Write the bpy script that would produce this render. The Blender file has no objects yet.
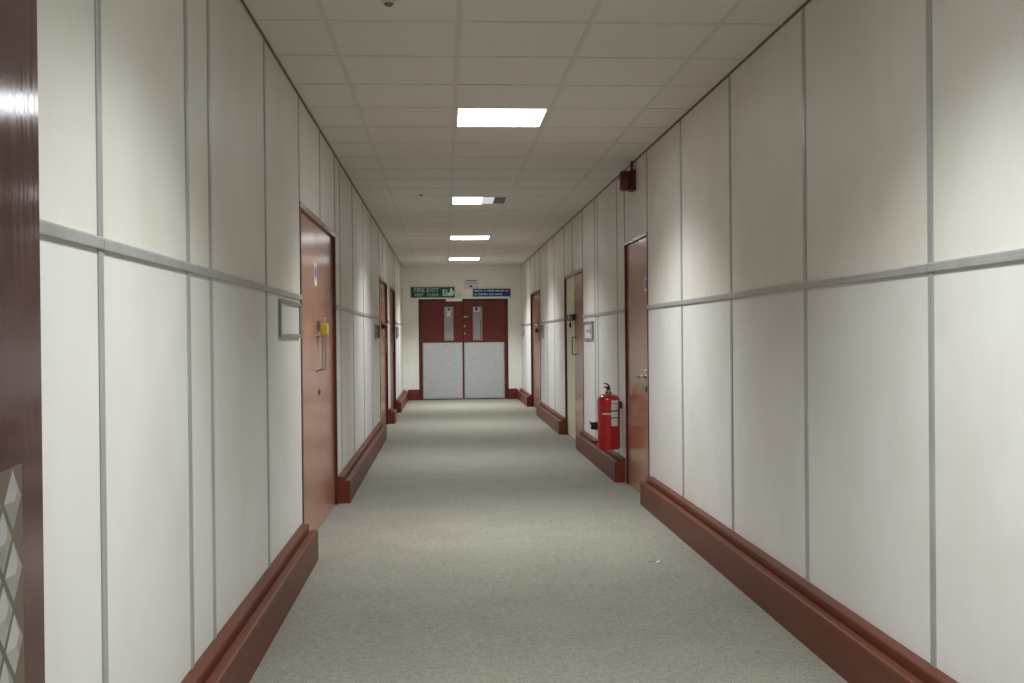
import bpy, bmesh, math, random
from mathutils import Vector, Matrix
random.seed(7)
PI = math.pi
sc = bpy.context.scene
col = sc.collection

# ------------------------------------------------------------------ dimensions (metres)
XL, XR = -0.842, 1.575           # faces of the side walls
H = 2.72                         # ceiling height
YF = 21.45                       # far wall
YB = -3.2                        # end of the corridor behind the camera
YD = 0.26                        # doorway the camera looks through
XC = 0.385                       # meeting line of the far doors
CAM_H = 1.298


def lin(c):
    c /= 255.0
    return c / 12.92 if c <= 0.04045 else ((c + 0.055) / 1.055) ** 2.4


def rgb(r, g, b):
    return (lin(r), lin(g), lin(b), 1.0)


# ------------------------------------------------------------------ materials
def new_mat(name, base, rough=0.5, metal=0.0, spec=0.5, coat=0.0):
    m = bpy.data.materials.new(name)
    m.use_nodes = True
    b = m.node_tree.nodes['Principled BSDF']
    b.inputs['Base Color'].default_value = base
    b.inputs['Roughness'].default_value = rough
    b.inputs['Metallic'].default_value = metal
    b.inputs['Specular IOR Level'].default_value = spec
    b.inputs['Coat Weight'].default_value = coat
    return m, m.node_tree, b


def tex_coord(nt, scale, mode='Object'):
    tc = nt.nodes.new('ShaderNodeTexCoord')
    mp = nt.nodes.new('ShaderNodeMapping')
    mp.inputs['Scale'].default_value = scale
    nt.links.new(tc.outputs[mode], mp.inputs['Vector'])
    return mp.outputs['Vector']


def noise(nt, vec, scale, detail=3, rough=0.55):
    n = nt.nodes.new('ShaderNodeTexNoise')
    n.inputs['Scale'].default_value = scale
    n.inputs['Detail'].default_value = detail
    n.inputs['Roughness'].default_value = rough
    nt.links.new(vec, n.inputs['Vector'])
    return n.outputs['Fac']


def ramp(nt, fac, stops):
    r = nt.nodes.new('ShaderNodeValToRGB')
    el = r.color_ramp.elements
    el[0].position, el[0].color = stops[0]
    el[1].position, el[1].color = stops[-1]
    for p, c in stops[1:-1]:
        e = el.new(p)
        e.color = c
    nt.links.new(fac, r.inputs['Fac'])
    return r.outputs['Color']


def mixc(nt, fac, a, b, mode='MIX'):
    m = nt.nodes.new('ShaderNodeMix')
    m.data_type = 'RGBA'
    m.blend_type = mode
    if isinstance(fac, (int, float)):
        m.inputs[0].default_value = fac
    else:
        nt.links.new(fac, m.inputs[0])
    for k, v in ((6, a), (7, b)):
        if isinstance(v, tuple):
            m.inputs[k].default_value = v
        else:
            nt.links.new(v, m.inputs[k])
    return m.outputs[2]


def bump(nt, b, height, strength, dist=0.002):
    n = nt.nodes.new('ShaderNodeBump')
    n.inputs['Strength'].default_value = strength
    n.inputs['Distance'].default_value = dist
    nt.links.new(height, n.inputs['Height'])
    nt.links.new(n.outputs['Normal'], b.inputs['Normal'])


def streaky(name, c1, c2, rough, scale=(9, 9, 0.55), nscale=6.0, spec=0.5, coat=0.0, bstr=0.0, lo=0.35, hi=0.68,
            rvar=0.0):
    m, nt, b = new_mat(name, c1, rough, spec=spec, coat=coat)
    v = tex_coord(nt, scale)
    f = noise(nt, v, nscale, 4)
    nt.links.new(ramp(nt, f, [(lo, c1), (hi, c2)]), b.inputs['Base Color'])
    if bstr:
        bump(nt, b, f, bstr)
    if rvar:
        mr = nt.nodes.new('ShaderNodeMapRange')
        mr.inputs['From Min'].default_value = 0.3
        mr.inputs['From Max'].default_value = 0.7
        mr.inputs['To Min'].default_value = max(0.02, rough - rvar)
        mr.inputs['To Max'].default_value = rough + rvar
        nt.links.new(f, mr.inputs['Value'])
        nt.links.new(mr.outputs['Result'], b.inputs['Roughness'])
    return m


M = {}
# cream laminate wall panels: fine vertical fibre, faint blotches; the upper row's warmer tint paints in bounced light
def panel_mat(name, lo, hi):
    m, nt, b = new_mat(name, lo, 0.45, spec=0.3)
    v = tex_coord(nt, (14, 14, 1.1))
    f1 = noise(nt, v, 9, 4)
    v2 = tex_coord(nt, (1, 1, 0.8))
    f2 = noise(nt, v2, 2.2, 3)
    c = ramp(nt, f1, [(0.3, lo), (0.72, hi)])
    c2 = ramp(nt, f2, [(0.35, rgb(246, 245, 240)), (0.7, rgb(255, 255, 255))])
    nt.links.new(mixc(nt, 1.0, c, c2, 'MULTIPLY'), b.inputs['Base Color'])
    bump(nt, b, f1, 0.06, 0.001)
    return m


M['panel'] = panel_mat('off_white_panel', rgb(222, 220, 215), rgb(225, 223, 219))
M['panel_up'] = panel_mat('bounce_tinted_panel', rgb(223, 219, 209), rgb(227, 223, 214))
M['plaster'] = streaky('cream_paint', rgb(240, 236, 222), rgb(242, 239, 227), 0.5, (1, 1, 1), 3.0)
M['strip'] = streaky('grey_metal_trim', rgb(164, 164, 160), rgb(178, 178, 174), 0.36, (3, 3, 1), 5.0)
M['strip'].node_tree.nodes['Principled BSDF'].inputs['Metallic'].default_value = 0.2
M['tile'] = streaky('ceiling_tile', rgb(222, 218, 210), rgb(227, 223, 216), 0.9, (1, 1, 1), 40.0)
M['tbar'] = new_mat('ceiling_grid_bar', rgb(210, 206, 198), 0.5)[0]
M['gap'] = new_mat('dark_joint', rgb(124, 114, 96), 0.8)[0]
# carpet
m, nt, b = new_mat('grey_carpet', rgb(140, 137, 124), 0.95, spec=0.1)
v = tex_coord(nt, (1, 1, 1))
fa = noise(nt, v, 150, 2, 0.6)
fb = noise(nt, v, 2.4, 4, 0.65)
fc = noise(nt, v, 32, 3)
ca = ramp(nt, fa, [(0.3, rgb(116, 113, 102)), (0.7, rgb(168, 164, 151))])
cb = ramp(nt, fb, [(0.3, rgb(240, 239, 237)), (0.72, rgb(255, 255, 252))])
cc = ramp(nt, fc, [(0.3, rgb(228, 228, 226)), (0.7, rgb(255, 255, 255))])
fd = noise(nt, v, 9.0, 3, 0.5)
cdk = ramp(nt, fd, [(0.725, rgb(255, 255, 255)), (0.755, rgb(196, 192, 186))])
col_ = mixc(nt, 1.0, mixc(nt, 1.0, ca, cb, 'MULTIPLY'), cc, 'MULTIPLY')
nt.links.new(mixc(nt, 1.0, col_, cdk, 'MULTIPLY'), b.inputs['Base Color'])
bump(nt, b, fa, 0.35, 0.004)
M['carpet'] = m
M['skirt'] = streaky('red_brown_skirting', rgb(92, 47, 31), rgb(100, 53, 36), 0.42, (4, 0.5, 4), 5.0, spec=0.3)
M['skirt_end'] = streaky('red_brown_end', rgb(104, 42, 26), rgb(114, 48, 31), 0.4, (3, 3, 3), 5.0)
M['door'] = streaky('brown_laminate', rgb(162, 114, 92), rgb(166, 118, 97), 0.2, (7, 7, 0.6), 5.0)
M['door_pale'] = streaky('pale_leaf', rgb(218, 216, 184), rgb(224, 222, 192), 0.4, (7, 7, 0.6), 5.0)
M['door_grey'] = streaky('greyed_laminate', rgb(152, 124, 108), rgb(158, 130, 114), 0.3, (7, 7, 0.6), 5.0)
M['frame'] = streaky('dark_red_frame', rgb(78, 32, 24), rgb(88, 39, 29), 0.3, (5, 5, 0.6), 5.0)
M['head'] = streaky('brown_door_head', rgb(128, 92, 76), rgb(138, 102, 86), 0.22, (1, 5, 5), 5.0)
M['mahog'] = streaky('mahogany_door', rgb(98, 32, 27), rgb(108, 40, 32), 0.3, (8, 8, 0.7), 5.0)
M['gloss'] = streaky('glossy_mahogany', rgb(82, 24, 26), rgb(96, 34, 34), 0.13, (16, 16, 0.4), 5.0, spec=0.6,
                     bstr=0.10, rvar=0.06)
M['white'] = new_mat('white_paint', rgb(240, 239, 233), 0.5)[0]
M['bright'] = new_mat('white_plastic', rgb(240, 240, 236), 0.35)[0]
M['kick'] = streaky('kick_plate_metal', rgb(196, 198, 197), rgb(208, 210, 209), 0.36, (3, 3, 3), 4.0)
M['kick_groove'] = new_mat('dark_plate_recess', rgb(140, 130, 112), 0.4, 0.5)[0]  # near plate ground, coloured darker than the raised lozenges
M['kick_recess'] = new_mat('grey_plate_recess', rgb(168, 172, 174), 0.45, 0.4)[0]  # far plate ground, coloured darker than its lozenges
M['kick_near'] = streaky('bright_tread_plate', rgb(206, 207, 204), rgb(222, 223, 220), 0.3, (3, 3, 3), 4.0)
M['kick_near'].node_tree.nodes['Principled BSDF'].inputs['Metallic'].default_value = 0.85
M['kick'].node_tree.nodes['Principled BSDF'].inputs['Metallic'].default_value = 0.45
M['chrome'] = new_mat('chrome', rgb(205, 205, 200), 0.22, 1.0)[0]
M['steel'] = new_mat('brushed_steel', rgb(150, 148, 142), 0.35, 0.9)[0]
M['darkmetal'] = new_mat('dark_metal', rgb(62, 54, 48), 0.4, 0.6)[0]
M['brass'] = new_mat('brass_padlock', rgb(204, 184, 66), 0.35, 0.3)[0]
M['black'] = new_mat('black_plastic', rgb(24, 23, 22), 0.45)[0]
M['red'] = streaky('red_enamel', rgb(164, 16, 16), rgb(176, 22, 20), 0.25, (2, 2, 2), 3.0, coat=0.3)
M['red_dark'] = new_mat('dark_red_plastic', rgb(84, 24, 20), 0.35)[0]
M['redbox'] = new_mat('oxblood_enamel', rgb(74, 22, 18), 0.4)[0]
M['green'] = new_mat('green_sign', rgb(6, 82, 70), 0.4)[0]
M['blue'] = new_mat('blue_sign', rgb(34, 52, 128), 0.4)[0]
M['bluedot'] = new_mat('blue_disc', rgb(40, 84, 160), 0.4)[0]
M['signwhite'] = new_mat('sign_lettering', rgb(196, 226, 220), 0.5)[0]
M['paper'] = new_mat('white_paper', rgb(216, 216, 218), 0.6)[0]
M['ink'] = new_mat('black_ink', rgb(56, 54, 54), 0.6)[0]
M['glass'] = streaky('wired_glass', rgb(146, 144, 138), rgb(166, 162, 154), 0.16, (2, 2, 1.2), 3.0, spec=0.7)
M['void'] = new_mat('dark_void', rgb(38, 36, 34), 0.9)[0]
M['gap_shade_grey'] = new_mat('painted_gap_shade', rgb(122, 118, 112), 0.8)[0]  # shade inside the opened light fitting, put into a colour
M['plate_frame'] = new_mat('aluminium_sign_frame', rgb(150, 152, 144), 0.35, 0.5)[0]
M['plate'] = new_mat('cream_sign_insert', rgb(214, 214, 206), 0.4)[0]
M['brown'] = new_mat('brown_insert', rgb(104, 72, 58), 0.5)[0]
M['yellow'] = new_mat('yellow_print', rgb(186, 176, 84), 0.5)[0]


def emit(name, color, strength):
    m = bpy.data.materials.new(name)
    m.use_nodes = True
    nt = m.node_tree
    nt.nodes.clear()
    o = nt.nodes.new('ShaderNodeOutputMaterial')
    e = nt.nodes.new('ShaderNodeEmission')
    e.inputs['Color'].default_value = color
    e.inputs['Strength'].default_value = strength
    nt.links.new(e.outputs[0], o.inputs[0])
    return m


M['diffuser'] = emit('lit_diffuser', (0.97, 1.0, 1.02, 1), 6.5)
M['spill_glow'] = emit('light_spill_glow', (0.97, 1.0, 0.97, 1), 0.62)  # weak glow imitating light spilled onto the inner tray


# ------------------------------------------------------------------ mesh helpers
class MB:
    def __init__(s):
        s.v, s.f, s.mi, s.sm = [], [], [], []

    def add(s, vs, fs, mi=0, smooth=False):
        o = len(s.v)
        s.v += [tuple(p) for p in vs]
        for f in fs:
            s.f.append([o + i for i in f])
            s.mi.append(mi)
            s.sm.append(smooth)
        return s

    def box(s, x0, x1, y0, y1, z0, z1, mi=0, bev=0.0):
        if bev <= 0:
            vs = [(x, y, z) for x in (x0, x1) for y in (y0, y1) for z in (z0, z1)]
            return s.add(vs, [(0, 1, 3, 2), (4, 6, 7, 5), (0, 4, 5, 1), (2, 3, 7, 6), (0, 2, 6, 4), (1, 5, 7, 3)], mi)
        bm = bmesh.new()
        bmesh.ops.create_cube(bm, size=1)
        for q in bm.verts:
            q.co = Vector(((x0 + x1) / 2 + q.co.x * (x1 - x0), (y0 + y1) / 2 + q.co.y * (y1 - y0),
                           (z0 + z1) / 2 + q.co.z * (z1 - z0)))
        bmesh.ops.bevel(bm, geom=bm.edges[:], offset=bev, segments=2, affect='EDGES', profile=0.6)
        return s.bm(bm, mi)

    def bm(s, bm, mi=0, smooth=False):
        bm.verts.index_update()
        s.add([q.co[:] for q in bm.verts], [[q.index for q in f.verts] for f in bm.faces], mi, smooth)
        bm.free()
        return s

    def prism(s, prof, axis, a0, a1, mi=0):
        """closed profile (p,q) extruded along axis; axis 'y' -> (p, a, q), 'x' -> (a, p, q), 'z' -> (p, q, a)"""
        n = len(prof)
        pt = {'y': lambda p, q, a: (p, a, q), 'x': lambda p, q, a: (a, p, q), 'z': lambda p, q, a: (p, q, a)}[axis]
        vs = [pt(p, q, a0) for p, q in prof] + [pt(p, q, a1) for p, q in prof]
        fs = [(i, (i + 1) % n, n + (i + 1) % n, n + i) for i in range(n)]
        fs += [tuple(range(n - 1, -1, -1)), tuple(range(n, 2 * n))]
        return s.add(vs, fs, mi)

    def lathe(s, prof, origin=(0, 0, 0), axis='z', seg=32, mi=0, smooth=True):
        vs, fs = [], []
        n = len(prof)
        ox, oy, oz = origin
        for k in range(seg):
            a = 2 * PI * k / seg
            ca, sa = math.cos(a), math.sin(a)
            for r, h in prof:
                if axis == 'z':
                    vs.append((ox + r * ca, oy + r * sa, oz + h))
                elif axis == 'y':
                    vs.append((ox + r * ca, oy + h, oz + r * sa))
                else:
                    vs.append((ox + h, oy + r * ca, oz + r * sa))
        for k in range(seg):
            k2 = (k + 1) % seg
            for i in range(n - 1):
                fs.append((k * n + i, k2 * n + i, k2 * n + i + 1, k * n + i + 1))
        return s.add(vs, fs, mi, smooth)

    def tube(s, pts, r, seg=10, mi=0):
        pts = [Vector(p) for p in pts]
        vs, fs = [], []
        up = Vector((0, 0, 1))
        for i, p in enumerate(pts):
            t = (pts[min(i + 1, len(pts) - 1)] - pts[max(i - 1, 0)]).normalized()
            a = t.cross(up if abs(t.z) < 0.9 else Vector((1, 0, 0))).normalized()
            c = t.cross(a)
            for k in range(seg):
                w = 2 * PI * k / seg
                vs.append((p + (a * math.cos(w) + c * math.sin(w)) * r)[:])
        for i in range(len(pts) - 1):
            for k in range(seg):
                k2 = (k + 1) % seg
                fs.append((i * seg + k, i * seg + k2, (i + 1) * seg + k2, (i + 1) * seg + k))
        fs.append(tuple(range(seg - 1, -1, -1)))
        fs.append(tuple((len(pts) - 1) * seg + k for k in range(seg)))
        return s.add(vs, fs, mi, True)

    def disc(s, x, y, z, r, th=0.001, seg=28, mi=0):
        """disc facing -y"""
        return s.lathe([(0, -th), (r, -th), (r, 0), (0, 0)], (x, y, z), 'y', seg, mi, False)

    def build(s, name, mats, parent=None, loc=None):
        me = bpy.data.meshes.new(name)
        me.from_pydata(s.v, [], s.f)
        if not isinstance(mats, (list, tuple)):
            mats = [mats]
        for q in mats:
            me.materials.append(q)
        for p, mi, sm in zip(me.polygons, s.mi, s.sm):
            p.material_index = mi
            p.use_smooth = sm
        bm = bmesh.new()
        bm.from_mesh(me)
        bmesh.ops.recalc_face_normals(bm, faces=bm.faces[:])
        bm.to_mesh(me)
        bm.free()
        if any(s.sm):
            try:
                me.set_sharp_from_angle(angle=math.radians(38))
            except Exception:
                pass
        o = bpy.data.objects.new(name, me)
        col.objects.link(o)
        if parent:
            o.parent = parent
        if loc:
            o.location = loc
        return o


def tag(o, label=None, cat=None, group=None, kind=None):
    if label:
        o['label'] = label
    if cat:
        o['category'] = cat
    if group:
        o['group'] = group
    if kind:
        o['kind'] = kind
    return o


def empty(name, loc, rz=0.0):
    o = bpy.data.objects.new(name, None)
    o.empty_display_size = 0.1
    col.objects.link(o)
    o.location = loc
    o.rotation_euler = (0, 0, rz)
    return o


def text_mesh(name, body, size, mat, parent, loc, align='LEFT', sx=1.0, extrude=0.0008):
    """flat raised lettering in the local x-z plane, facing -y"""
    cu = bpy.data.curves.new(name, 'FONT')
    cu.body = body
    cu.size = size
    cu.align_x = align
    cu.extrude = extrude
    t = bpy.data.objects.new(name + '_curve', cu)
    col.objects.link(t)
    dg = bpy.context.evaluated_depsgraph_get()
    me = bpy.data.meshes.new_from_object(t.evaluated_get(dg))
    bpy.data.objects.remove(t)
    me.transform(Matrix.Rotation(PI / 2, 4, 'X') @ Matrix.Diagonal((sx, 1, 1, 1)))
    me.materials.clear()
    me.materials.append(mat)
    o = bpy.data.objects.new(name, me)
    col.objects.link(o)
    o.parent = parent
    o.location = loc
    return o


LEFT, RIGHT = PI / 2, -PI / 2     # rotations: local -y is the side one looks at, local +x to the viewer's right


def onwall(side, y, z=0.0, off=0.0):
    """a point on a side wall's face, off metres out into the corridor"""
    return (XL + off, y, z) if side == 'L' else (XR - off, y, z)


# ------------------------------------------------------------------ setting: floor
fb_ = MB().box(XL - 0.16, XR + 0.16, YB - 0.1, YF + 0.2, -0.05, 0.0)
tag(fb_.build('floor', M['carpet']), 'grey beige carpet running the length of the corridor', 'floor', kind='structure')

# ------------------------------------------------------------------ setting: side walls with door openings
OPEN = {'L': [(6.22, 8.22, 2.10), (13.72, 15.62, 2.09), (16.30, 18.03, 2.09)],
        'R': [(8.03, 9.06, 2.09), (11.83, 13.66, 2.06), (17.15, 19.05, 2.05)]}
T = 0.14


RZ = {'L': 1.533, 'R': 1.506}


def wall_mesh(side):
    mb = MB()
    x0, x1 = (XL - T, XL) if side == 'L' else (XR, XR + T)
    y = YB
    for a, b_, h in OPEN[side] + [(YF + 0.1, None, None)]:
        mb.box(x0, x1, y, a, 0, RZ[side])
        mb.box(x0, x1, y, a, RZ[side], H + 0.1, 1)
        if b_:
            mb.box(x0, x1, a, b_, h, H + 0.1, 1)
            y = b_
    return mb


wl = tag(wall_mesh('L').build('wall_left', [M['panel'], M['panel_up']]), 'left corridor wall of cream panels', 'wall', kind='structure')
wr = tag(wall_mesh('R').build('wall_right', [M['panel'], M['panel_up']]), 'right corridor wall of cream panels', 'wall', kind='structure')


def strip_prof(w, d):
    return [(-w / 2, 0), (w / 2, 0), (w / 2, d * 0.6), (w / 2 - 0.003, d), (-w / 2 + 0.003, d), (-w / 2, d * 0.6)]


def cover_strip(side, y, z0, z1, w=0.036, d=0.005):
    s_ = 1 if side == 'L' else -1
    x = XL if side == 'L' else XR
    mb = MB()
    mb.prism([(x + s_ * q, y + p) for p, q in strip_prof(w, d)], 'z', z0, z1)
    return mb.build('cover_strip', M['strip'], wl if side == 'L' else wr)


def rail_profile(side, z):
    s_ = 1 if side == 'L' else -1
    x = XL if side == 'L' else XR
    pr = [(0, -0.015), (0.011, -0.015), (0.012, -0.012), (0.012, 0.010), (0.010, 0.015), (0, 0.015)]
    return [(x + s_ * p, z + q) for p, q in pr]


SK = 0.2
full = {'L': [-2.1, -0.9, 0.28, 1.45, 2.634, 3.518, 3.854, 5.042, 8.60, 9.78, 11.03, 12.28, 19.20, 20.38],
        'R': [-2.6, -1.45, -0.25, 0.93, 2.118, 3.303, 4.486, 5.673, 6.87, 9.46, 10.68, 10.88, 14.95, 16.0, 20.25]}
over = {'L': [(6.22, 2.10), (7.25, 2.10), (8.22, 2.10), (13.72, 2.09), (14.6, 2.09), (15.62, 0.2), (16.30, 0.2), (17.2, 2.09),
              (18.03, 2.09)],
        'R': [(8.03, 2.09), (9.06, 2.09), (11.83, 2.06), (12.78, 2.06), (13.66, 2.06), (17.15, 2.05), (18.1, 2.05),
              (19.05, 2.05)]}
for side in 'LR':
    for y in full[side]:
        cover_strip(side, y, SK, H - 0.012)
    for y, z in over[side]:
        cover_strip(side, y + (0.0 if z > 2.0 else 0), max(z, SK) + 0.002, H - 0.012, 0.026)
    x = XL if side == 'L' else XR
    zr = RZ[side]
    y = YB
    ends = [o_[0] for o_ in OPEN[side]] + [YF]
    starts = [YB] + [o_[1] for o_ in OPEN[side]]
    joints = sorted(full[side])
    for a, e in zip(starts, ends):
        cuts = [a] + [j for j in joints if a + 0.3 < j < e - 0.3] + [e]
        for p, q in zip(cuts[:-1], cuts[1:]):
            dz = random.uniform(-0.0015, 0.0015)
            MB().prism(rail_profile(side, zr + dz), 'y', p + 0.001, q - 0.001).build(
                'dado_rail', M['strip'], wl if side == 'L' else wr)

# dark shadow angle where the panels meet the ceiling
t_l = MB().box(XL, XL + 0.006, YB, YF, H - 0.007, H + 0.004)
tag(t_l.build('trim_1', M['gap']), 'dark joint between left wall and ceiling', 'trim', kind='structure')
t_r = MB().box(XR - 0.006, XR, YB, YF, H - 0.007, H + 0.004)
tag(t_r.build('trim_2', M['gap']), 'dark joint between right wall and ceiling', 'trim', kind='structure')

# ------------------------------------------------------------------ setting: far wall, back wall, doorway round the camera
FX0, FX1, FZ = -0.523, 1.305, 2.055      # clear opening of the far doors (outside of frame)
mb = MB()
mb.box(XL - T, FX0, YF, YF + 0.14, 0, H + 0.1)
mb.box(FX1, XR + T, YF, YF + 0.14, 0, H + 0.1)
mb.box(FX0, FX1, YF, YF + 0.14, FZ, H + 0.1)
tag(mb.build('wall_far', M['plaster']), 'cream end wall around the far double doors', 'wall', kind='structure')
mb = MB().box(XL - T, XR + T, YB - 0.12, YB, 0, H + 0.1)
tag(mb.build('wall_back', M['plaster']), 'cream wall behind the camera', 'wall', kind='structure')
mb = MB()
NJ0, NJ1 = -0.42, 1.30
mb.box(XL, NJ0, YD - 0.12, YD, 0, H)
mb.box(NJ1, XR, YD - 0.12, YD, 0, H)
mb.box(NJ0, NJ1, YD - 0.12, YD, 2.10, H)
tag(mb.build('wall_near', M['plaster']), 'cream cross wall around the near doorway', 'wall', kind='structure')

# ------------------------------------------------------------------ setting: ceiling grid and tiles
TX0, TY0, MOD = 0.0804, 4.7654, 0.6
LIGHTS = [-11, -4, 3, 10, 17, 24]       # tile row of each light panel
gx = [XL] + [TX0 + MOD * i for i in range(-1, 3)] + [XR]
j0 = math.floor((YB - TY0) / MOD)
gy = [YB] + [TY0 + MOD * j for j in range(j0 + 1, 60) if TY0 + MOD * j < YF - 0.05] + [YF]
mb = MB()
bw = 0.012
for i in range(len(gx) - 1):
    for k in range(len(gy) - 1):
        row = round((gy[k] - TY0) / MOD)
        if abs(gy[k] - (TY0 + MOD * row)) < 1e-4 and row in LIGHTS and abs(gx[i] - TX0) < 1e-4:
            continue
        x0, x1, y0, y1 = gx[i] + bw * .8, gx[i + 1] - bw * .8, gy[k] + bw * .8, gy[k + 1] - bw * .8
        sag = random.uniform(0, 0.0016)
        mb.box(x0, x1, y0, y1, H + 0.0035 - sag, H + 0.02, 0)
for x in gx[1:-1]:
    mb.box(x - bw, x + bw, YB, YF, H, H + 0.035, 1)
for y in gy[1:-1]:
    for a, e in zip(gx[:-1], gx[1:]):
        mb.box(a + (bw if a != XL else 0), e - (bw if e != XR else 0), y - bw, y + bw, H + 0.0004, H + 0.03, 1)
mb.box(XL - T, XR + T, YB - 0.1, YF + 0.14, H + 0.19, H + 0.22, 1)
tag(mb.build('ceiling', [M['tile'], M['tbar']]), 'suspended ceiling of square off-white tiles', 'ceiling', kind='structure')


# ------------------------------------------------------------------ ceiling light panels
LAMP_W, SPREAD = 40.0, 119.0


def area(parent, x0, x1, y0, y1, z, power):
    ld = bpy.data.lights.new('light_source', 'AREA')
    ld.shape = 'RECTANGLE'
    ld.size, ld.size_y = x1 - x0, y1 - y0
    ld.energy = power
    ld.color = (0.94, 0.985, 1.035)
    ld.spread = math.radians(SPREAD)
    lo = bpy.data.objects.new('light_source', ld)
    col.objects.link(lo)
    lo.parent = parent
    lo.location = ((x0 + x1) / 2, (y0 + y1) / 2, z)
    return lo


LLAB = {3: 'square light panel nearest the viewer, largest of the lit ceiling panels',
        10: 'light panel whose diffuser has slipped, leaving a dark gap at its right end',
        17: 'lit ceiling panel third along, just beyond the one with a dark gap',
        24: 'smallest lit ceiling panel, nearest the far double doors',
        -4: 'light panel in the ceiling above the near doorway, out of the frame',
        -11: 'light panel in the ceiling behind the viewer'}
for row in LIGHTS:
    y0 = TY0 + MOD * row
    t = empty('ceiling_light', (TX0 + 0.3, y0 + 0.3, H))
    tag(t, LLAB[row], 'ceiling light', 'square ceiling light panels')
    fr = MB()
    e, w = 0.288, 0.010
    for (a, b_, c_, d_) in ((-e, e, -e, -e + w), (-e, e, e - w, e), (-e, -e + w, -e + w, e - w), (e - w, e, -e + w, e - w)):
        fr.box(a, b_, c_, d_, 0.001, 0.06)
    fr.build('frame', M['white'], t)
    ho = MB()
    ho.box(-e + w, e - w, -e + w, e - w, 0.055, 0.065)
    ho.build('housing', M['void'] if row == 10 else M['white'], t)  # slipped light's housing is painted dark for the shade inside it
    i = e - w
    if row == 10:
        MB().box(-i, 0.03, -i, i, 0.006, 0.010).build('diffuser', M['diffuser'], t)
        MB().box(0.03, 0.150, -i, i, 0.010, 0.014).build('diffuser', M['spill_glow'], t)  # stands for the reflector tray; its glow imitates spilled light
        MB().box(0.159, i, -i, i, 0.012, 0.016).build('gap_shade_plate', M['gap_shade_grey'], t)  # solid plate coloured as the shade of the uncovered opening
        MB().box(0.150, 0.158, -i, i, 0.004, 0.02).build('diffuser_edge', M['bright'], t)
        area(t, -i, 0.025, -i, i, 0.003, LAMP_W * 0.75)
    else:
        MB().box(-i, i, -i, i, 0.006, 0.010).build('diffuser', M['diffuser'], t)
        area(t, -i, i, -i, i, 0.003, LAMP_W * (1.35 if row == 24 else 1.0))

# small dark ceiling sensors in line
for k, (x, y) in enumerate([(-0.222, 4.49), (-0.222, 10.55)]):
    t = empty('ceiling_sensor', (x, y, H))
    tag(t, ['small dark round sensor in the ceiling at the top edge of the view',
            'tiny dark sensor in the ceiling to the left of the slipped light panel'][k], 'sensor', 'ceiling sensors')
    MB().lathe([(0.0, 0.0035), (0.030, 0.0035), (0.032, -0.002), (0.026, -0.006), (0.020, -0.007)]).build('rim', M['tbar'], t)
    MB().lathe([(0.0205, -0.0065), (0.019, -0.012), (0.012, -0.017), (0.0, -0.018)]).build('lens', M['gap'], t)


# ------------------------------------------------------------------ skirtings: boxed, two steps with a groove
def skirt_prof():
    return [(0, 0), (0.096, 0), (0.096, 0.158), (0.093, 0.172), (0.086, 0.176), (0.056, 0.176), (0.054, 0.166),
            (0.046, 0.166), (0.045, 0.205), (0.041, 0.210), (0, 0.212)]


SLAB = {'L': ['near left skirting, from the view edge to the padlocked double door',
              'left skirting between the padlocked door and the second left door',
              'short left skirting between the two far left doors',
              'left skirting in the corner beside the far wall'],
        'R': ['near right skirting, from the view edge to the brown single door',
              'right skirting under the fire extinguisher',
              'right skirting between the half pale door and the last right door',
              'right skirting in the corner beside the far wall']}
SEG = {'L': [(YD, 6.17), (8.24, 13.50), (15.68, 16.27), (17.95, YF)],
       'R': [(YD, 7.92), (9.12, 11.86), (13.60, 17.0), (18.98, YF)]}
for side in 'LR':
    for k, (a, e) in enumerate(SEG[side]):
        pr = skirt_prof()
        pr = [(XL + p, q) for p, q in pr] if side == 'L' else [(XR - p, q) for p, q in pr]
        mb = MB().prism(pr, 'y', a, e)
        for fi in (len(mb.f) - 1, len(mb.f) - 2):
            mb.mi[fi] = 1
        o = mb.build('baseboard_left' if side == 'L' else 'baseboard_right', [M['skirt'], M['skirt_end']])
        tag(o, SLAB[side][k], 'skirting', kind='structure')
for a, e, lab in ((XL + 0.096, FX0, 'far skirting left of the double doors'), (FX1, XR - 0.096, 'far skirting right of the double doors')):
    pr = [(YF - p, q) for p, q in skirt_prof()]
    tag(MB().prism(pr, 'x', a, e).build('baseboard_far', M['mahog']), lab, 'skirting', kind='structure')


# ------------------------------------------------------------------ doors
def pull_handle(parent, x, z0, z1, y, mat=None, proj=0.042, r=0.0042):
    mb = MB()
    p = [(x, y, z1), (x, y - proj + 0.012, z1), (x, y - proj + 0.003, z1 - 0.003), (x, y - proj, z1 - 0.012),
         (x, y - proj, (z0 + z1) / 2),
         (x, y - proj, z0 + 0.012), (x, y - proj + 0.003, z0 + 0.003), (x, y - proj + 0.012, z0), (x, y, z0)]
    mb.tube(p, r)
    for z in (z0, z1):
        mb.lathe([(0, -0.004), (0.014, -0.004), (0.015, 0.0), (0, 0.0)], (x, y, z), 'y', 18)
    return mb.build('pull_handle', mat or M['steel'], parent)


def hinge(parent, x, z, y, mat=None):
    mb = MB()
    mb.lathe([(0, -0.05), (0.007, -0.05), (0.007, 0.05), (0, 0.05)], (x, y - 0.004, z), 'z', 12)
    mb.box(x - 0.016, x + 0.016, y - 0.002, y, z - 0.048, z + 0.048)
    return mb.build('hinge', mat or M['darkmetal'], parent)


def keyhole(parent, x, z, y, mat=None):
    mb = MB()
    mb.lathe([(0, -0.010), (0.011, -0.010), (0.013, -0.006), (0.022, -0.004), (0.024, 0), (0, 0)], (x, y, z), 'y', 22)
    return mb.build('lock_cylinder', mat or M['darkmetal'], parent)


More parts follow.
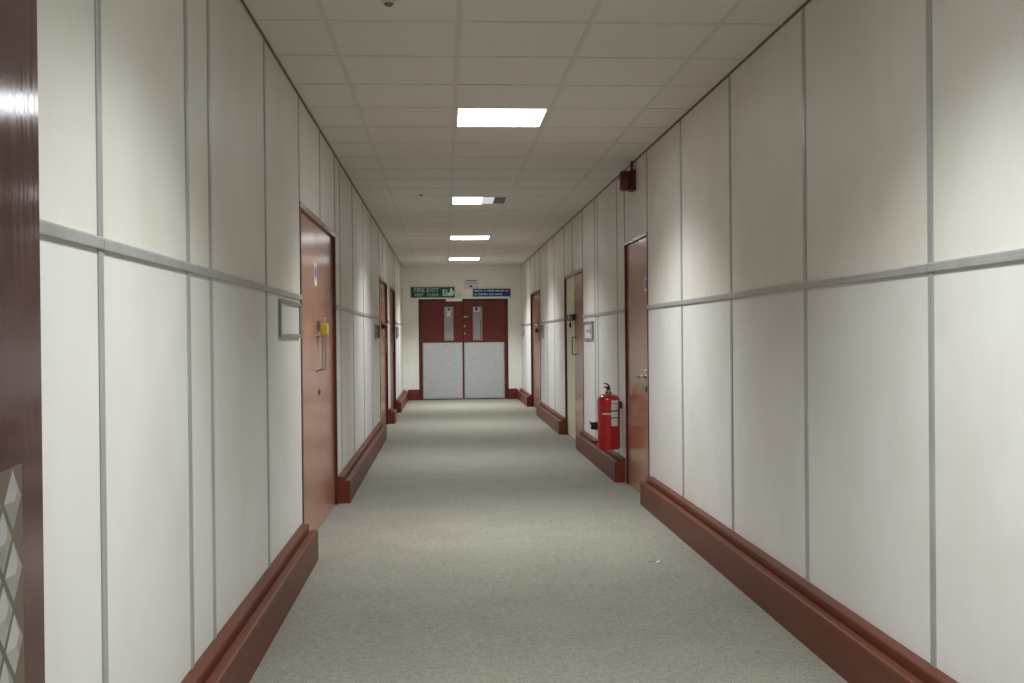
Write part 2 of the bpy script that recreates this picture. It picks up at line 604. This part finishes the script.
def sticker(parent, x, z, w, h, y, disc=True, name='door_sticker'):
    mb = MB().box(x - w / 2, x + w / 2, y - 0.0015, y, z - h / 2, z + h / 2)
    o = mb.build(name, M['paper'], parent)
    if disc:
        r = min(w, h) * 0.36
        d = MB().disc(x, y - 0.0015, z + h * 0.08 if h > w else z, r, 0.0008)
        d.build('blue_disc', M['bluedot'], o)
    return o


def side_door(name, side, y0, y1, h, leaf_split, mats, label, recess=0.03, headmat='head', framew=0.032):
    """y0 < y1; local x: on the left wall +x = +y, on the right wall +x = -y"""
    yc = (y0 + y1) / 2
    w = y1 - y0
    t = empty(name, onwall(side, yc), LEFT if side == 'L' else RIGHT)
    tag(t, label, 'door', kind='structure')
    f = MB()
    d0, d1 = -0.006, 0.10
    f.box(-w / 2 + 0.001, -w / 2 + framew, d0, d1, 0, h - 0.001)
    f.box(w / 2 - framew, w / 2 - 0.001, d0, d1, 0, h - 0.001)
    f.build('door_frame', M['frame'], t)
    f = MB()
    f.box(-w / 2 + framew, w / 2 - framew, d0, d1, h - framew, h - 0.001)
    f.build('frame_head', M[headmat], t)
    xs = [-w / 2 + framew] + leaf_split + [w / 2 - framew]
    leaves = []
    for i, (a, e) in enumerate(zip(xs[:-1], xs[1:])):
        lf = MB().box(a + 0.003, e - 0.003, recess, recess + 0.044, 0.006, h - framew - 0.004, 0, 0.002)
        leaves.append(lf.build('door_leaf', M[mats[i]], t))
    MB().box(-w / 2 + framew, w / 2 - framew, recess + 0.05, recess + 0.06, 0, h - framew).build('door_stop', M['void'], t)
    return t, leaves, w, h


# left 1: padlocked double door
t, lv, w, h = side_door('door_1', 'L', 6.22, 8.22, 2.10, [-0.02], ['door', 'door'],
                        'padlocked brown double door on the left wall, nearest the viewer', 0.018)
pull_handle(lv[0], -0.10, 1.075, 1.305, 0.018)
pull_handle(lv[1], 0.055, 1.075, 1.305, 0.018)
keyhole(lv[1], 0.035, 0.926, 0.018)
sticker(lv[0], -0.10, 1.72, 0.12, 0.15, 0.018)
# left 2
t2, lv2, w, h = side_door('door_2', 'L', 13.72, 15.62, 2.09, [-0.12], ['door_grey', 'door'],
                          'second double door on the left wall, one leaf greyer', 0.03)
pull_handle(lv2[1], 0.02, 1.06, 1.28, 0.03)
pull_handle(lv2[1], 0.42, 1.06, 1.28, 0.03)
# left 3
t3, lv3, w, h = side_door('door_3', 'L', 16.30, 18.03, 2.09, [0.0], ['door', 'door'],
                          'last brown double door on the left wall, nearest the far wall', 0.03)
pull_handle(lv3[0], -0.06, 1.06, 1.28, 0.03)
# right 1: single door
t5, lv5, w, h = side_door('door_5', 'R', 8.03, 9.06, 2.09, [], ['door'],
                          'single brown door on the right wall beside the fire extinguisher', 0.012, framew=0.022)
for z in (0.95, 1.72):
    hinge(lv5[0], -w / 2 + 0.026, z, 0.012)
# local +x = -y: keyhole at world y = 8.2 -> local x = yc - 8.2
kx = 8.545 - 8.21
mb = MB()
mb.lathe([(0, -0.008), (0.026, -0.008), (0.028, 0), (0, 0)], (kx, 0.012, 1.005), 'y', 22)
mb.build('rose_plate', M['chrome'], lv5[0])
mb = MB()
mb.tube([(kx, 0.008, 0.965), (kx, -0.03, 0.963), (kx - 0.012, -0.036, 0.962), (kx - 0.10, -0.036, 0.955)], 0.009)
mb.lathe([(0, -0.006), (0.024, -0.006), (0.026, 0), (0, 0)], (kx, 0.012, 0.965), 'y', 22)
mb.build('lever_handle', M['steel'], lv5[0])
keyhole(lv5[0], kx + 0.02, 0.865, 0.012)
sticker(lv5[0], 8.545 - 8.16, 1.69, 0.12, 0.11, 0.012)
# right 2: brown near leaf, pale far leaf; local x = yc - y, yc = 12.745
t6, lv6, w, h = side_door('door_6', 'R', 11.83, 13.66, 2.06, [-0.06], ['door_pale', 'door'],
                          'right wall double door with one pale leaf and one brown leaf', 0.02)
pull_handle(lv6[1], 0.02, 1.06, 1.27, 0.02, M['darkmetal'], 0.04, 0.006)
hinge(lv6[1], w / 2 - 0.04, 1.86, 0.02)
hinge(lv6[1], w / 2 - 0.04, 0.62, 0.02)
# right 3
t7, lv7, w, h = side_door('door_7', 'R', 17.15, 19.05, 2.05, [0.05], ['door', 'door'],
                          'last brown door on the right wall, nearest the far wall', 0.03)
hinge(lv7[0], -w / 2 + 0.036, 1.25, 0.03)
hinge(lv7[0], -w / 2 + 0.036, 1.75, 0.03)
MB().box(-0.12, 0.10, 0.012, 0.03, 1.455, 1.49, 0, 0.003).build('hasp_plate', M['bright'], lv7[1])
MB().box(-0.16, 0.10, -0.004, 0.03, 1.35, 1.41, 0, 0.004).build('lock_case', M['red_dark'], lv7[1])


# ------------------------------------------------------------------ quilted kick plates
def tread_plate(w, h, p, amp, y, fill=0.66, top=0.30):
    """metal plate in the local x-z plane (x 0..w, z 0..h) facing -y, stamped with raised lozenges at pitch p"""
    mb = MB()
    mb.box(0, w, y - 0.002, y, 0, h, 1, 0.0008)
    r0, r1 = p / 2 * fill, p / 2 * top
    yb, yt = y - 0.0019, y - 0.002 - amp
    nx, nz = int(w / p) + 2, int(h / p) + 2
    for k in range(2):
        for i in range(nx):
            for j_ in range(nz):
                x = w - p * 0.5 - p * i - k * p / 2
                z = h - p * 0.45 - p * j_ - k * p / 2
                if x - r0 < 0.001 or x + r0 > w - 0.001 or z - r0 < 0.001 or z + r0 > h - 0.001:
                    continue
                base = [(x - r0, yb, z), (x, yb, z - r0), (x + r0, yb, z), (x, yb, z + r0)]
                topv = [(x - r1, yt, z), (x, yt, z - r1), (x + r1, yt, z), (x, yt, z + r1)]
                mb.add(base + topv, [(0, 1, 5, 4), (1, 2, 6, 5), (2, 3, 7, 6), (3, 0, 4, 7), (4, 5, 6, 7), (3, 2, 1, 0)])
    return mb


# ------------------------------------------------------------------ far double doors (local x from XC, y from wall face)
t = empty('door_4', (XC, YF, 0))
tag(t, 'dark red double doors with metal kick plates closing the far end', 'door', kind='structure')
a0, a1 = FX0 - XC, FX1 - XC
fr = MB()
fw_ = 0.045
fr.box(a0, a0 + fw_, -0.012, 0.12, 0, FZ)
fr.box(a1 - fw_, a1, -0.012, 0.12, 0, FZ)
fr.box(a0 + fw_, a1 - fw_, -0.012, 0.12, FZ - 0.035, FZ)
fr.build('door_frame', M['frame'], t)
ar = MB()
ar.box(a0 - 0.028, a0, -0.016, 0.0, 0.21, FZ + 0.04)
ar.box(a1, a1 + 0.028, -0.016, 0.0, 0.21, FZ + 0.04)
ar.box(a0, a1, -0.016, 0.0, FZ, FZ + 0.04)
ar.build('architrave', M['white'], t)
YL = 0.015
for s_ in (-1, 1):
    e0, e1 = (a0 + fw_ + 0.003, -0.004) if s_ < 0 else (0.004, a1 - fw_ - 0.003)
    if s_ < 0:
        v0, v1 = -0.002 - XC, 0.188 - XC
    else:
        v0, v1 = 0.584 - XC, 0.776 - XC
    z0, z1 = 1.205, 1.893
    lf = MB()
    lf.box(e0, v0, YL, YL + 0.044, 0.006, FZ - 0.04)
    lf.box(v1, e1, YL, YL + 0.044, 0.006, FZ - 0.04)
    lf.box(v0, v1, YL, YL + 0.044, 0.006, z0)
    lf.box(v0, v1, YL, YL + 0.044, z1, FZ - 0.04)
    leaf = lf.build('door_leaf', M['mahog'], t)
    MB().box(v0, v1, YL + 0.012, YL + 0.018, z0, z1).build('vision_panel', M['glass'], leaf)
    bd = MB()
    for (p, q, r_, u) in ((v0, v1, z0, z0 + 0.012), (v0, v1, z1 - 0.012, z1), (v0, v0 + 0.012, z0 + 0.012, z1 - 0.012),
                          (v1 - 0.012, v1, z0 + 0.012, z1 - 0.012)):
        bd.box(p, q, YL - 0.003, YL + 0.012, r_, u)
    bd.build('glazing_bead', M['steel'], leaf)
    if s_ < 0:
        sticker(leaf, v0 + 0.095, 1.835, 0.09, 0.10, YL + 0.012, True, 'blue_disc_sticker')
        MB().box(v0 + 0.055, v0 + 0.135, YL + 0.0105, YL + 0.012, 1.70, 1.775).build('white_label', M['paper'], leaf)
        MB().box(v0 + 0.05, v0 + 0.14, YL + 0.0108, YL + 0.012, 1.345, 1.375).build('grey_label', M['plate_frame'], leaf)
    else:
        sticker(leaf, v0 + 0.075, 1.845, 0.118, 0.105, YL + 0.012, True, 'blue_disc_sticker')
        MB().box(v1 - 0.040, v1 - 0.030, YL + 0.008, YL + 0.012, z0 + 0.03, 1.62).build('dark_edge', M['black'], leaf)
    k0, k1 = (e0 + 0.032, -0.018) if s_ < 0 else (0.016, e1 - 0.034)
    q = tread_plate(k1 - k0, 1.145, 0.06, 0.003, YL, 0.8)
    k = q.build('kick_plate', [M['kick'], M['kick_recess']], leaf)
    k.location = (k0, 0, 0.018)
    hx = a0 + fw_ if s_ < 0 else a1 - fw_
    for z in (0.35, 1.84):
        hinge(leaf, hx + (0.02 if s_ < 0 else -0.02), z, YL, M['brown'])
    if s_ > 0:
        mb = MB()
        mb.lathe([(0, -0.006), (0.020, -0.006), (0.022, 0), (0, 0)], (0.03, YL, 1.685), 'y', 20)
        mb.tube([(0.03, YL, 1.685), (0.03, YL - 0.035, 1.685), (0.04, YL - 0.04, 1.685), (0.105, YL - 0.04, 1.69)], 0.008)
        mb.build('lever_handle', M['chrome'], leaf)
        for z in (1.50, 1.345):
            keyhole(leaf, 0.03, z, YL, M['steel'])
mb = MB().box(0.035 - XC, 0.37 - XC, -0.070, -0.012, 2.003, 2.062, 0, 0.006)
mb.build('door_closer', M['bright'], t)

# ------------------------------------------------------------------ near door leaf standing open on the left
LEAN = math.radians(7.2)
FREE = Vector((-0.4125, 1.105, 0))
L8 = 0.86
hp = FREE - Vector((-math.sin(LEAN), math.cos(LEAN), 0)) * L8
t8 = empty('door_8', hp, PI / 2 + LEAN)
tag(t8, 'glossy dark red door leaf standing open at the left edge of the view', 'door', kind='structure')
lf = MB().box(0.0, L8, 0.0, 0.044, 0.008, 2.05, 0, 0.0025)
leaf = lf.build('door_leaf', M['gloss'], t8)
q = tread_plate(L8 - 0.087 - 0.03, 1.1695, 0.066, 0.004, 0.0, 0.86, 0.30)
k = q.build('kick_plate', [M['kick_near'], M['kick_groove']], leaf)
k.location = (0.03, 0, 0.012)
for z in (0.3, 1.05, 1.8):
    hinge(leaf, 0.008, z, 0.0)
fr = MB()
fr.box(NJ0, NJ0 + 0.05, YD - 0.13, YD + 0.002, 0, 2.09)
fr.box(NJ1 - 0.05, NJ1, YD - 0.13, YD + 0.002, 0, 2.09)
fr.box(NJ0 + 0.05, NJ1 - 0.05, YD - 0.13, YD + 0.002, 2.05, 2.10)
tag(fr.build('trim_3', M['frame']), 'dark red frame of the near doorway', 'door frame', kind='structure')

# ------------------------------------------------------------------ padlocks and lock boxes on the doors


def padlock(name, loc, rz, label, cat, bodym, shm, w=0.055, h=0.072, d=0.026, sh=0.05):
    t = empty(name, loc, rz)
    tag(t, label, cat)
    MB().box(-w / 2, w / 2, -d, 0, 0, h, 0, 0.005).build('body', bodym, t)
    r = w * 0.30
    pts = [(-r, -d / 2, h - 0.004), (-r, -d / 2, h + sh - r)]
    pts += [(-r * math.cos(a), -d / 2, h + sh - r + r * math.sin(a)) for a in [PI * k / 8 for k in range(1, 8)]]
    pts += [(r, -d / 2, h + sh - r), (r, -d / 2, h - 0.004)]
    MB().tube(pts, 0.005).build('shackle', shm, t)
    MB().box(-w * .36, w * .36, -d - 0.0008, -d, h * .3, h * .36).build('groove', M['darkmetal'], t)
    return t


pl = padlock('padlock', (XL + 0.006, 7.19, 1.312), LEFT, 'yellow brass padlock hanging on the left double door', 'padlock',
             M['brass'], M['chrome'], 0.085, 0.078, 0.048, 0.052)
hs = MB()
hs.box(-0.085, -0.03, 0.026, 0.030, 1.30, 1.42)
hs.box(-0.085, 0.02, 0.016, 0.022, 1.375, 1.405)
hs.box(-0.062, -0.05, -0.004, 0.028, 1.34, 1.41)
hs.build('hasp', M['steel'], lv[0])

pr = empty('padlock', onwall('L', 14.62, 1.44, -0.03), LEFT)
tag(pr, 'dark red round padlock on the second left double door', 'padlock')
MB().lathe([(0, -0.075), (0.02, -0.075), (0.034, -0.062), (0.038, -0.04), (0.038, -0.01), (0, -0.0)], (0, 0, 0), 'y', 24).build('body', M['redbox'], pr)
MB().box(-0.05, 0.05, -0.012, 0, 0.045, 0.075, 0, 0.003).build('hasp', M['darkmetal'], pr)

lb = empty('lock_bar', onwall('R', 12.95, 1.515, -0.02), RIGHT)
tag(lb, 'black locking bar across the meeting edge of the half pale door', 'lock')
MB().box(-0.40, 0.30, -0.045, 0, -0.036, 0.036, 0, 0.005).build('bar', M['black'], lb)
MB().lathe([(0, -0.052), (0.026, -0.052), (0.030, -0.045), (0, -0.045)], (-0.05, 0, 0.002), 'y', 20).build('lock_face', M['chrome'], lb)
MB().tube([(-0.05, -0.02, -0.03), (-0.05, -0.03, -0.08), (-0.04, -0.032, -0.09)], 0.007).build('shackle', M['darkmetal'], lb)
MB().box(-0.075, -0.02, -0.042, -0.018, -0.125, -0.075, 0, 0.004).build('padlock_body', M['darkmetal'], lb)


# ------------------------------------------------------------------ sign holders beside the doors
def sign_holder(side, ya, yb, z0, z1, label, insert=None, mark=None, depth=0.022, bar=0.018):
    yc = (ya + yb) / 2
    t = empty('sign_holder', onwall(side, yc, z0), LEFT if side == 'L' else RIGHT)
    tag(t, label, 'sign holder', 'aluminium sign holders beside the doors')
    w, h = abs(yb - ya), z1 - z0
    f = MB()
    f.box(-w / 2, w / 2, -depth, 0, 0, bar)
    f.box(-w / 2, w / 2, -depth, 0, h - bar, h)
    f.box(-w / 2, -w / 2 + bar * 1.5, -depth, 0, bar, h - bar)
    f.box(w / 2 - bar * 1.5, w / 2, -depth, 0, bar, h - bar)
    f.build('frame', M['plate_frame'], t)
    MB().box(-w / 2 + bar * 1.5, w / 2 - bar * 1.5, -0.004, 0, bar, h - bar).build('insert', insert or M['plate'], t)
    if mark:
        mark(t, w, h)
    return t


def strokes(parent, name, mat, x0, x1, z0, z1, y, words, gap=0.35):
    """rows of short upright strokes, like lettering too small to read"""
    n = sum(words) + len(words) - 1
    cw = (x1 - x0) / n
    x = x0
    zm, th = (z0 + z1) / 2, (z1 - z0) * 0.2
    for w_ in words:
        mb = MB()
        mb.box(x, x + cw * (w_ - 0.3), y - 0.0007, y, zm - th / 2, zm + th / 2)
        for i in range(w_):
            k = random.random()
            mb.box(x, x + cw * 0.26, y - 0.0008, y, z0, z1)
            if k < 0.6:
                zz = z0 if k < 0.3 else z1 - th
                mb.box(x + cw * 0.2, x + cw * 0.72, y - 0.0009, y, zz, zz + th)
            if k > 0.45:
                mb.box(x + cw * 0.5, x + cw * 0.74, y - 0.0008, y, z0, z1)
            x += cw
        x += cw
        mb.build(name, mat, parent)


sign_holder('L', 5.40, 6.165, 1.297, 1.497, 'empty grey sign frame on the left wall beside the padlocked door', depth=0.014, bar=0.02)
sign_holder('L', 12.72, 13.36, 1.27, 1.455, 'brown filled sign frame before the second left door', M['brown'])
sign_holder('L', 18.35, 18.95, 1.28, 1.47, 'grey sign frame beyond the last left door')


def mark_r2(t, w, h):
    strokes(t, 'lettering', M['plate_frame'], -w * 0.28, w * 0.05, h * 0.42, h * 0.55, -0.004, [4, 5])
    MB().box(w * 0.12, w * 0.2, -0.005, -0.004, h * 0.3, h * 0.72).build('printed_block', M['ink'], t)


sign_holder('R', 11.0, 11.74, 1.242, 1.442, 'silver sign frame with a white insert, right wall beside the half pale door', mark=mark_r2)


def mark_r3(t, w, h):
    MB().box(-w * 0.3, w * 0.3, -0.005, -0.004, h * 0.5, h * 0.86).build('dark_print', M['red_dark'], t)
    MB().box(-w * 0.36, w * 0.36, -0.005, -0.004, h * 0.14, h * 0.48).build('yellow_print', M['yellow'], t)


sign_holder('R', 16.54, 17.0, 1.26, 1.46, 'sign frame with yellow and dark red print beside the last right door', M['yellow'], mark_r3)

# small light switch in the far right corner
t = empty('light_switch', onwall('R', 20.75, 1.345), RIGHT)
tag(t, 'small grey light switch on the right wall by the far corner', 'light switch')
MB().box(-0.10, 0.10, -0.03, 0, -0.06, 0.06, 0, 0.004).build('back_box', M['plate_frame'], t)
MB().box(-0.03, 0.03, -0.036, -0.03, -0.025, 0.025, 0, 0.003).build('rocker', M['paper'], t)

# ------------------------------------------------------------------ signs over the far doors
t = empty('exit_sign', (-0.228, YF - 0.02, 2.19))
tag(t, 'green fire exit sign with running figure and arrow over the far doors', 'sign')
W, HH = 0.885, 0.212
MB().box(-W / 2, W / 2, -0.006, 0.02, -HH / 2, HH / 2, 0, 0.003).build('board', M['green'], t)
for word, x_, z_, sz, sx_ in (('FIRE', -0.388, 0.006, 0.118, 1.06), ('EXIT', -0.128, 0.006, 0.118, 1.06),
                              ('KEEP', -0.365, -0.078, 0.082, 0.98), ('CLEAR', -0.118, -0.078, 0.082, 0.98)):
    text_mesh('lettering', word, sz, M['signwhite'], t, (x_, -0.0065, z_), sx=sx_)
pz = -0.006
PX = 0.045                      # the pictograms sit at the right end of the board
pg = MB()
pg.box(0.155 + PX, 0.250 + PX, pz - 0.0012, pz, -0.075, 0.060)
pg.build('door_symbol', M['signwhite'], t)
fg = MB()
fg.disc(0.212 + PX, pz - 0.0012, 0.046, 0.012, 0.0008, 16)
for quad in ([(0.195, 0.032), (0.222, 0.032), (0.214, -0.012), (0.192, -0.012)],
             [(0.192, -0.010), (0.206, -0.010), (0.190, -0.045), (0.170, -0.06), (0.166, -0.05), (0.180, -0.035)],
             [(0.202, -0.010), (0.214, -0.012), (0.232, -0.04), (0.226, -0.075), (0.216, -0.075), (0.219, -0.044)],
             [(0.196, 0.030), (0.198, 0.020), (0.178, 0.004), (0.170, 0.012)],
             [(0.218, 0.030), (0.216, 0.018), (0.236, 0.006), (0.246, 0.012)]):
    fg.add([(x + PX, pz - 0.0022, z) for x, z in quad] + [(x + PX, pz - 0.0012, z) for x, z in quad],
           [tuple(range(len(quad)))] + [(i, (i + 1) % len(quad), len(quad) + (i + 1) % len(quad), len(quad) + i) for i in range(len(quad))])
fg.build('running_figure', M['green'], t)
ap = [(0.300, -0.075), (0.405, -0.075), (0.428, -0.03), (0.436, 0.02), (0.408, 0.012), (0.392, 0.080),
      (0.362, 0.080), (0.345, 0.02), (0.322, -0.012), (0.300, 0.0)]
aw = MB()
aw.add([(x, pz - 0.0015, z) for x, z in ap] + [(x, pz, z) for x, z in ap],
       [tuple(range(len(ap)))] + [(i, (i + 1) % len(ap), len(ap) + (i + 1) % len(ap), len(ap) + i) for i in range(len(ap))])
aw.build('arrow', M['signwhite'], t)

t = empty('notice_board', (0.973, YF - 0.02, 2.178))
tag(t, 'blue sign with two lines of white lettering over the right far door', 'sign')
W, HH = 0.765, 0.150
MB().box(-W / 2, W / 2, -0.006, 0.02, -HH / 2, HH / 2, 0, 0.003).build('board', M['blue'], t)
strokes(t, 'lettering', M['signwhite'], -W / 2 + 0.035, W / 2 - 0.035, 0.018, 0.052, -0.006, [7, 2, 6, 8, 3])
strokes(t, 'lettering', M['signwhite'], -W / 2 + 0.035, W / 2 - 0.15, -0.052, -0.018, -0.006, [2, 7, 4, 6])

t = empty('paper_notice', (0.556, YF, 2.352))
tag(t, 'white printed notice on the far wall above the blue sign', 'notice')
MB().box(-0.145, 0.145, -0.003, 0, -0.095, 0.095).build('sheet', M['paper'], t)
MB().box(-0.11, 0.11, -0.0038, -0.003, 0.066, 0.080).build('heading', M['ink'], t)
strokes(t, 'lettering', M['plate_frame'], -0.13, 0.13, 0.012, 0.036, -0.003, [3, 5, 2, 4])
fg = MB()
fp = [(-0.028, -0.06), (0.028, -0.06), (0.022, -0.035), (0.006, -0.028), (0.002, -0.012), (-0.014, -0.012), (-0.016, -0.03), (-0.03, -0.045)]
fg.add([(x, -0.0042, z) for x, z in fp] + [(x, -0.003, z) for x, z in fp],
       [tuple(range(len(fp)))] + [(i, (i + 1) % len(fp), len(fp) + (i + 1) % len(fp), len(fp) + i) for i in range(len(fp))])
fg.build('black_symbol', M['ink'], t)

t = empty('cable_conduit', (0.372, YF, 2.085))
tag(t, 'white cable conduit running down the far wall to the door head', 'conduit')
MB().box(-0.013, 0.013, -0.018, 0, 0, H - 2.09, 0, 0.002).build('channel', M['white'], t)
t = empty('junction_box', (0.305, YF, 2.13))
tag(t, 'small off-white junction box right of the green exit sign', 'junction box')
MB().box(-0.045, 0.045, -0.03, 0, -0.04, 0.06, 0, 0.004).build('box', M['white'], t)
MB().box(-0.035, 0.035, -0.033, -0.03, -0.03, 0.05, 0, 0.001).build('lid', M['plate'], t)

# ------------------------------------------------------------------ fire extinguisher on its bracket
EY, EZ = 9.28, 0.279
R0 = 0.101
t = empty('fire_extinguisher', (XR - R0 - 0.018, EY, EZ), RIGHT)
tag(t, 'red fire extinguisher hanging on the right wall beside the single brown door', 'fire extinguisher')
body = MB().lathe([(0, 0.006), (R0 - 0.012, 0.006), (R0 - 0.006, 0.0), (R0, 0.006), (R0, 0.43), (R0 - 0.004, 0.450),
                   (R0 - 0.018, 0.470), (R0 - 0.045, 0.484), (0.030, 0.490), (0.028, 0.496), (0, 0.496)], seg=48)
bo = body.build('cylinder_body', M['red'], t)
MB().lathe([(0.0, 0.492), (0.027, 0.492), (0.027, 0.508), (0.020, 0.512), (0.020, 0.535), (0, 0.535)], seg=24).build('valve_neck', M['redbox'], t)
# in local axes: -y faces the corridor, +x faces the viewer (world -y)
vh = MB()
vh.prism([(-0.012, 0.528), (0.014, 0.528), (0.014, 0.550), (-0.036, 0.558), (-0.044, 0.548), (-0.02, 0.540)], 'x', -0.011, 0.011)
vh.prism([(0.012, 0.552), (0.006, 0.570), (-0.014, 0.584), (-0.040, 0.590), (-0.043, 0.581), (-0.020, 0.574), (-0.006, 0.562), (0.0, 0.550)],
         'x', -0.012, 0.012)
vh.build('valve_handle', M['black'], t)
MB().lathe([(0, 0.0), (0.016, 0.0), (0.016, 0.012), (0, 0.012)], (0.018, 0, 0.515), 'x', 20).build('pressure_gauge', M['chrome'], t)
hz = MB()
pts = [(-0.02, 0.0, 0.515), (-0.05, -0.005, 0.512), (-0.09, -0.02, 0.46), (-0.118, -0.05, 0.36), (-0.118, -0.075, 0.235)]
hz.tube(pts, 0.010, 12)
hz.build('hose', M['black'], t)
nz = MB()
nz.prism([(-0.145, 0.165), (-0.06, 0.16), (-0.06, 0.225), (-0.10, 0.23), (-0.138, 0.225), (-0.152, 0.238), (-0.156, 0.228), (-0.142, 0.2)],
         'x', -0.14, -0.095)
nz.build('nozzle', M['black'], t)
nb = MB().box(-0.12, -0.09, -0.145, -0.06, 0.045, 0.062, 0, 0.004)
nb.build('bracket_foot', M['black'], t)


def curved_label(a0, a1, z0, z1, mat, name, r=R0 + 0.0008, parent=bo):
    n = 10
    vs, fs = [], []
    for i in range(n + 1):
        a = a0 + (a1 - a0) * i / n
        for (rr, z) in ((r, z0), (r, z1), (R0 - 0.002, z1), (R0 - 0.002, z0)):
            vs.append((rr * math.cos(a), rr * math.sin(a), z))
    for i in range(n):
        for q_ in range(4):
            fs.append((i * 4 + q_, i * 4 + (q_ + 1) % 4, (i + 1) * 4 + (q_ + 1) % 4, (i + 1) * 4 + q_))
    fs += [(0, 1, 2, 3), tuple(n * 4 + q_ for q_ in (3, 2, 1, 0))]
    return MB().add(vs, fs).build(name, mat, parent)


# label toward the viewer (+x), slightly to the wall side (+y)
A = math.radians
curved_label(A(4), A(44), 0.410, 0.437, M['paper'], 'label_heading')
curved_label(A(4), A(44), 0.350, 0.405, M['paper'], 'label')
curved_label(A(4), A(44), 0.287, 0.337, M['paper'], 'label')
curved_label(A(4), A(44), 0.210, 0.277, M['paper'], 'label')
curved_label(A(4), A(44), 0.337, 0.347, M['ink'], 'label_band')
curved_label(A(4), A(44), 0.277, 0.285, M['ink'], 'label_band')
curved_label(A(-42), A(4), 0.312, 0.323, M['paper'], 'label_stripe')
br = MB()
br.box(-0.03, 0.01, R0 - 0.004, R0 + 0.018, 0.36, 0.42, 0, 0.002)
br.build('wall_bracket', M['black'], t)

# ------------------------------------------------------------------ alarm sounder under the ceiling
t = empty('alarm_sounder', onwall('R', 8.56, 2.56), RIGHT)
tag(t, 'dark red alarm sounder high on the right wall under the ceiling', 'alarm sounder')
MB().box(-0.062, 0.062, -0.045, 0, -0.085, 0.085, 0, 0.006).build('back_box', M['redbox'], t)
MB().lathe([(0, -0.128), (0.058, -0.128), (0.076, -0.118), (0.084, -0.10), (0.084, -0.062), (0.070, -0.045), (0, -0.045)],
           (0, 0, 0), 'y', 36).build('horn_body', M['red_dark'], t)
MB().lathe([(0, -0.142), (0.02, -0.140), (0.034, -0.130), (0.036, -0.126), (0, -0.126)], (0, 0, -0.02), 'y', 24).build('lens', M['plate'], t)
MB().tube([(0, -0.022, 0.055), (0, -0.022, H - 2.56)], 0.011).build('cable_pipe', M['redbox'], t)
MB().lathe([(0, -0.075), (0.015, -0.075), (0.016, -0.05), (0, -0.05)], (0.0, -0.03, 0), 'z', 16).build('cable_gland', M['redbox'], t)

# ------------------------------------------------------------------ scraps on the carpet
sp = MB()
sp.add([(-0.022, -0.012, 0.001), (-0.004, 0.010, 0.004), (0.024, 0.016, 0.002), (0.014, -0.004, 0.006), (-0.01, -0.014, 0.002)],
       [(0, 1, 3), (1, 2, 3), (0, 3, 4)])
sp.add([(-0.022, -0.012, 0.0003), (-0.004, 0.010, 0.0003), (0.024, 0.016, 0.0003), (0.014, -0.004, 0.0003), (-0.01, -0.014, 0.0003)],
       [(0, 1, 2, 3, 4)])
o = sp.build('paper_scrap', M['paper'], loc=(1.205, 5.90, 0))
tag(o, 'tiny white paper scrap lying on the carpet at right', 'paper scrap')

# ------------------------------------------------------------------ camera (fitted)
yaw, pitch, roll, F = 0.0643, -0.0058, -0.0095, 1048.9
cy, sy, cp, sp_ = math.cos(yaw), math.sin(yaw), math.cos(pitch), math.sin(pitch)
r0 = Vector((cy, -sy, 0))
fw = Vector((sy * cp, cy * cp, sp_))
u0 = r0.cross(fw)
rr = r0 * math.cos(roll) + u0 * math.sin(roll)
uu = -r0 * math.sin(roll) + u0 * math.cos(roll)
cd = bpy.data.cameras.new('camera')
cam = bpy.data.objects.new('camera', cd)
col.objects.link(cam)
cam.matrix_world = Matrix(((rr.x, uu.x, -fw.x, 0), (rr.y, uu.y, -fw.y, 0), (rr.z, uu.z, -fw.z, CAM_H), (0, 0, 0, 1)))
cd.sensor_fit = 'HORIZONTAL'
cd.sensor_width = 36
cd.lens = F / 1024 * 36
cd.clip_start = 0.02
cd.clip_end = 200
sc.camera = cam

w = bpy.data.worlds.new('world')
w.use_nodes = True
w.node_tree.nodes['Background'].inputs[0].default_value = (0.6, 0.6, 0.6, 1)
w.node_tree.nodes['Background'].inputs[1].default_value = 0.0
sc.world = w
sc.view_settings.view_transform = 'Standard'
sc.view_settings.look = 'None'
sc.view_settings.exposure = 0.08
sc.view_settings.gamma = 1.0
sc.view_settings.use_curve_mapping = False
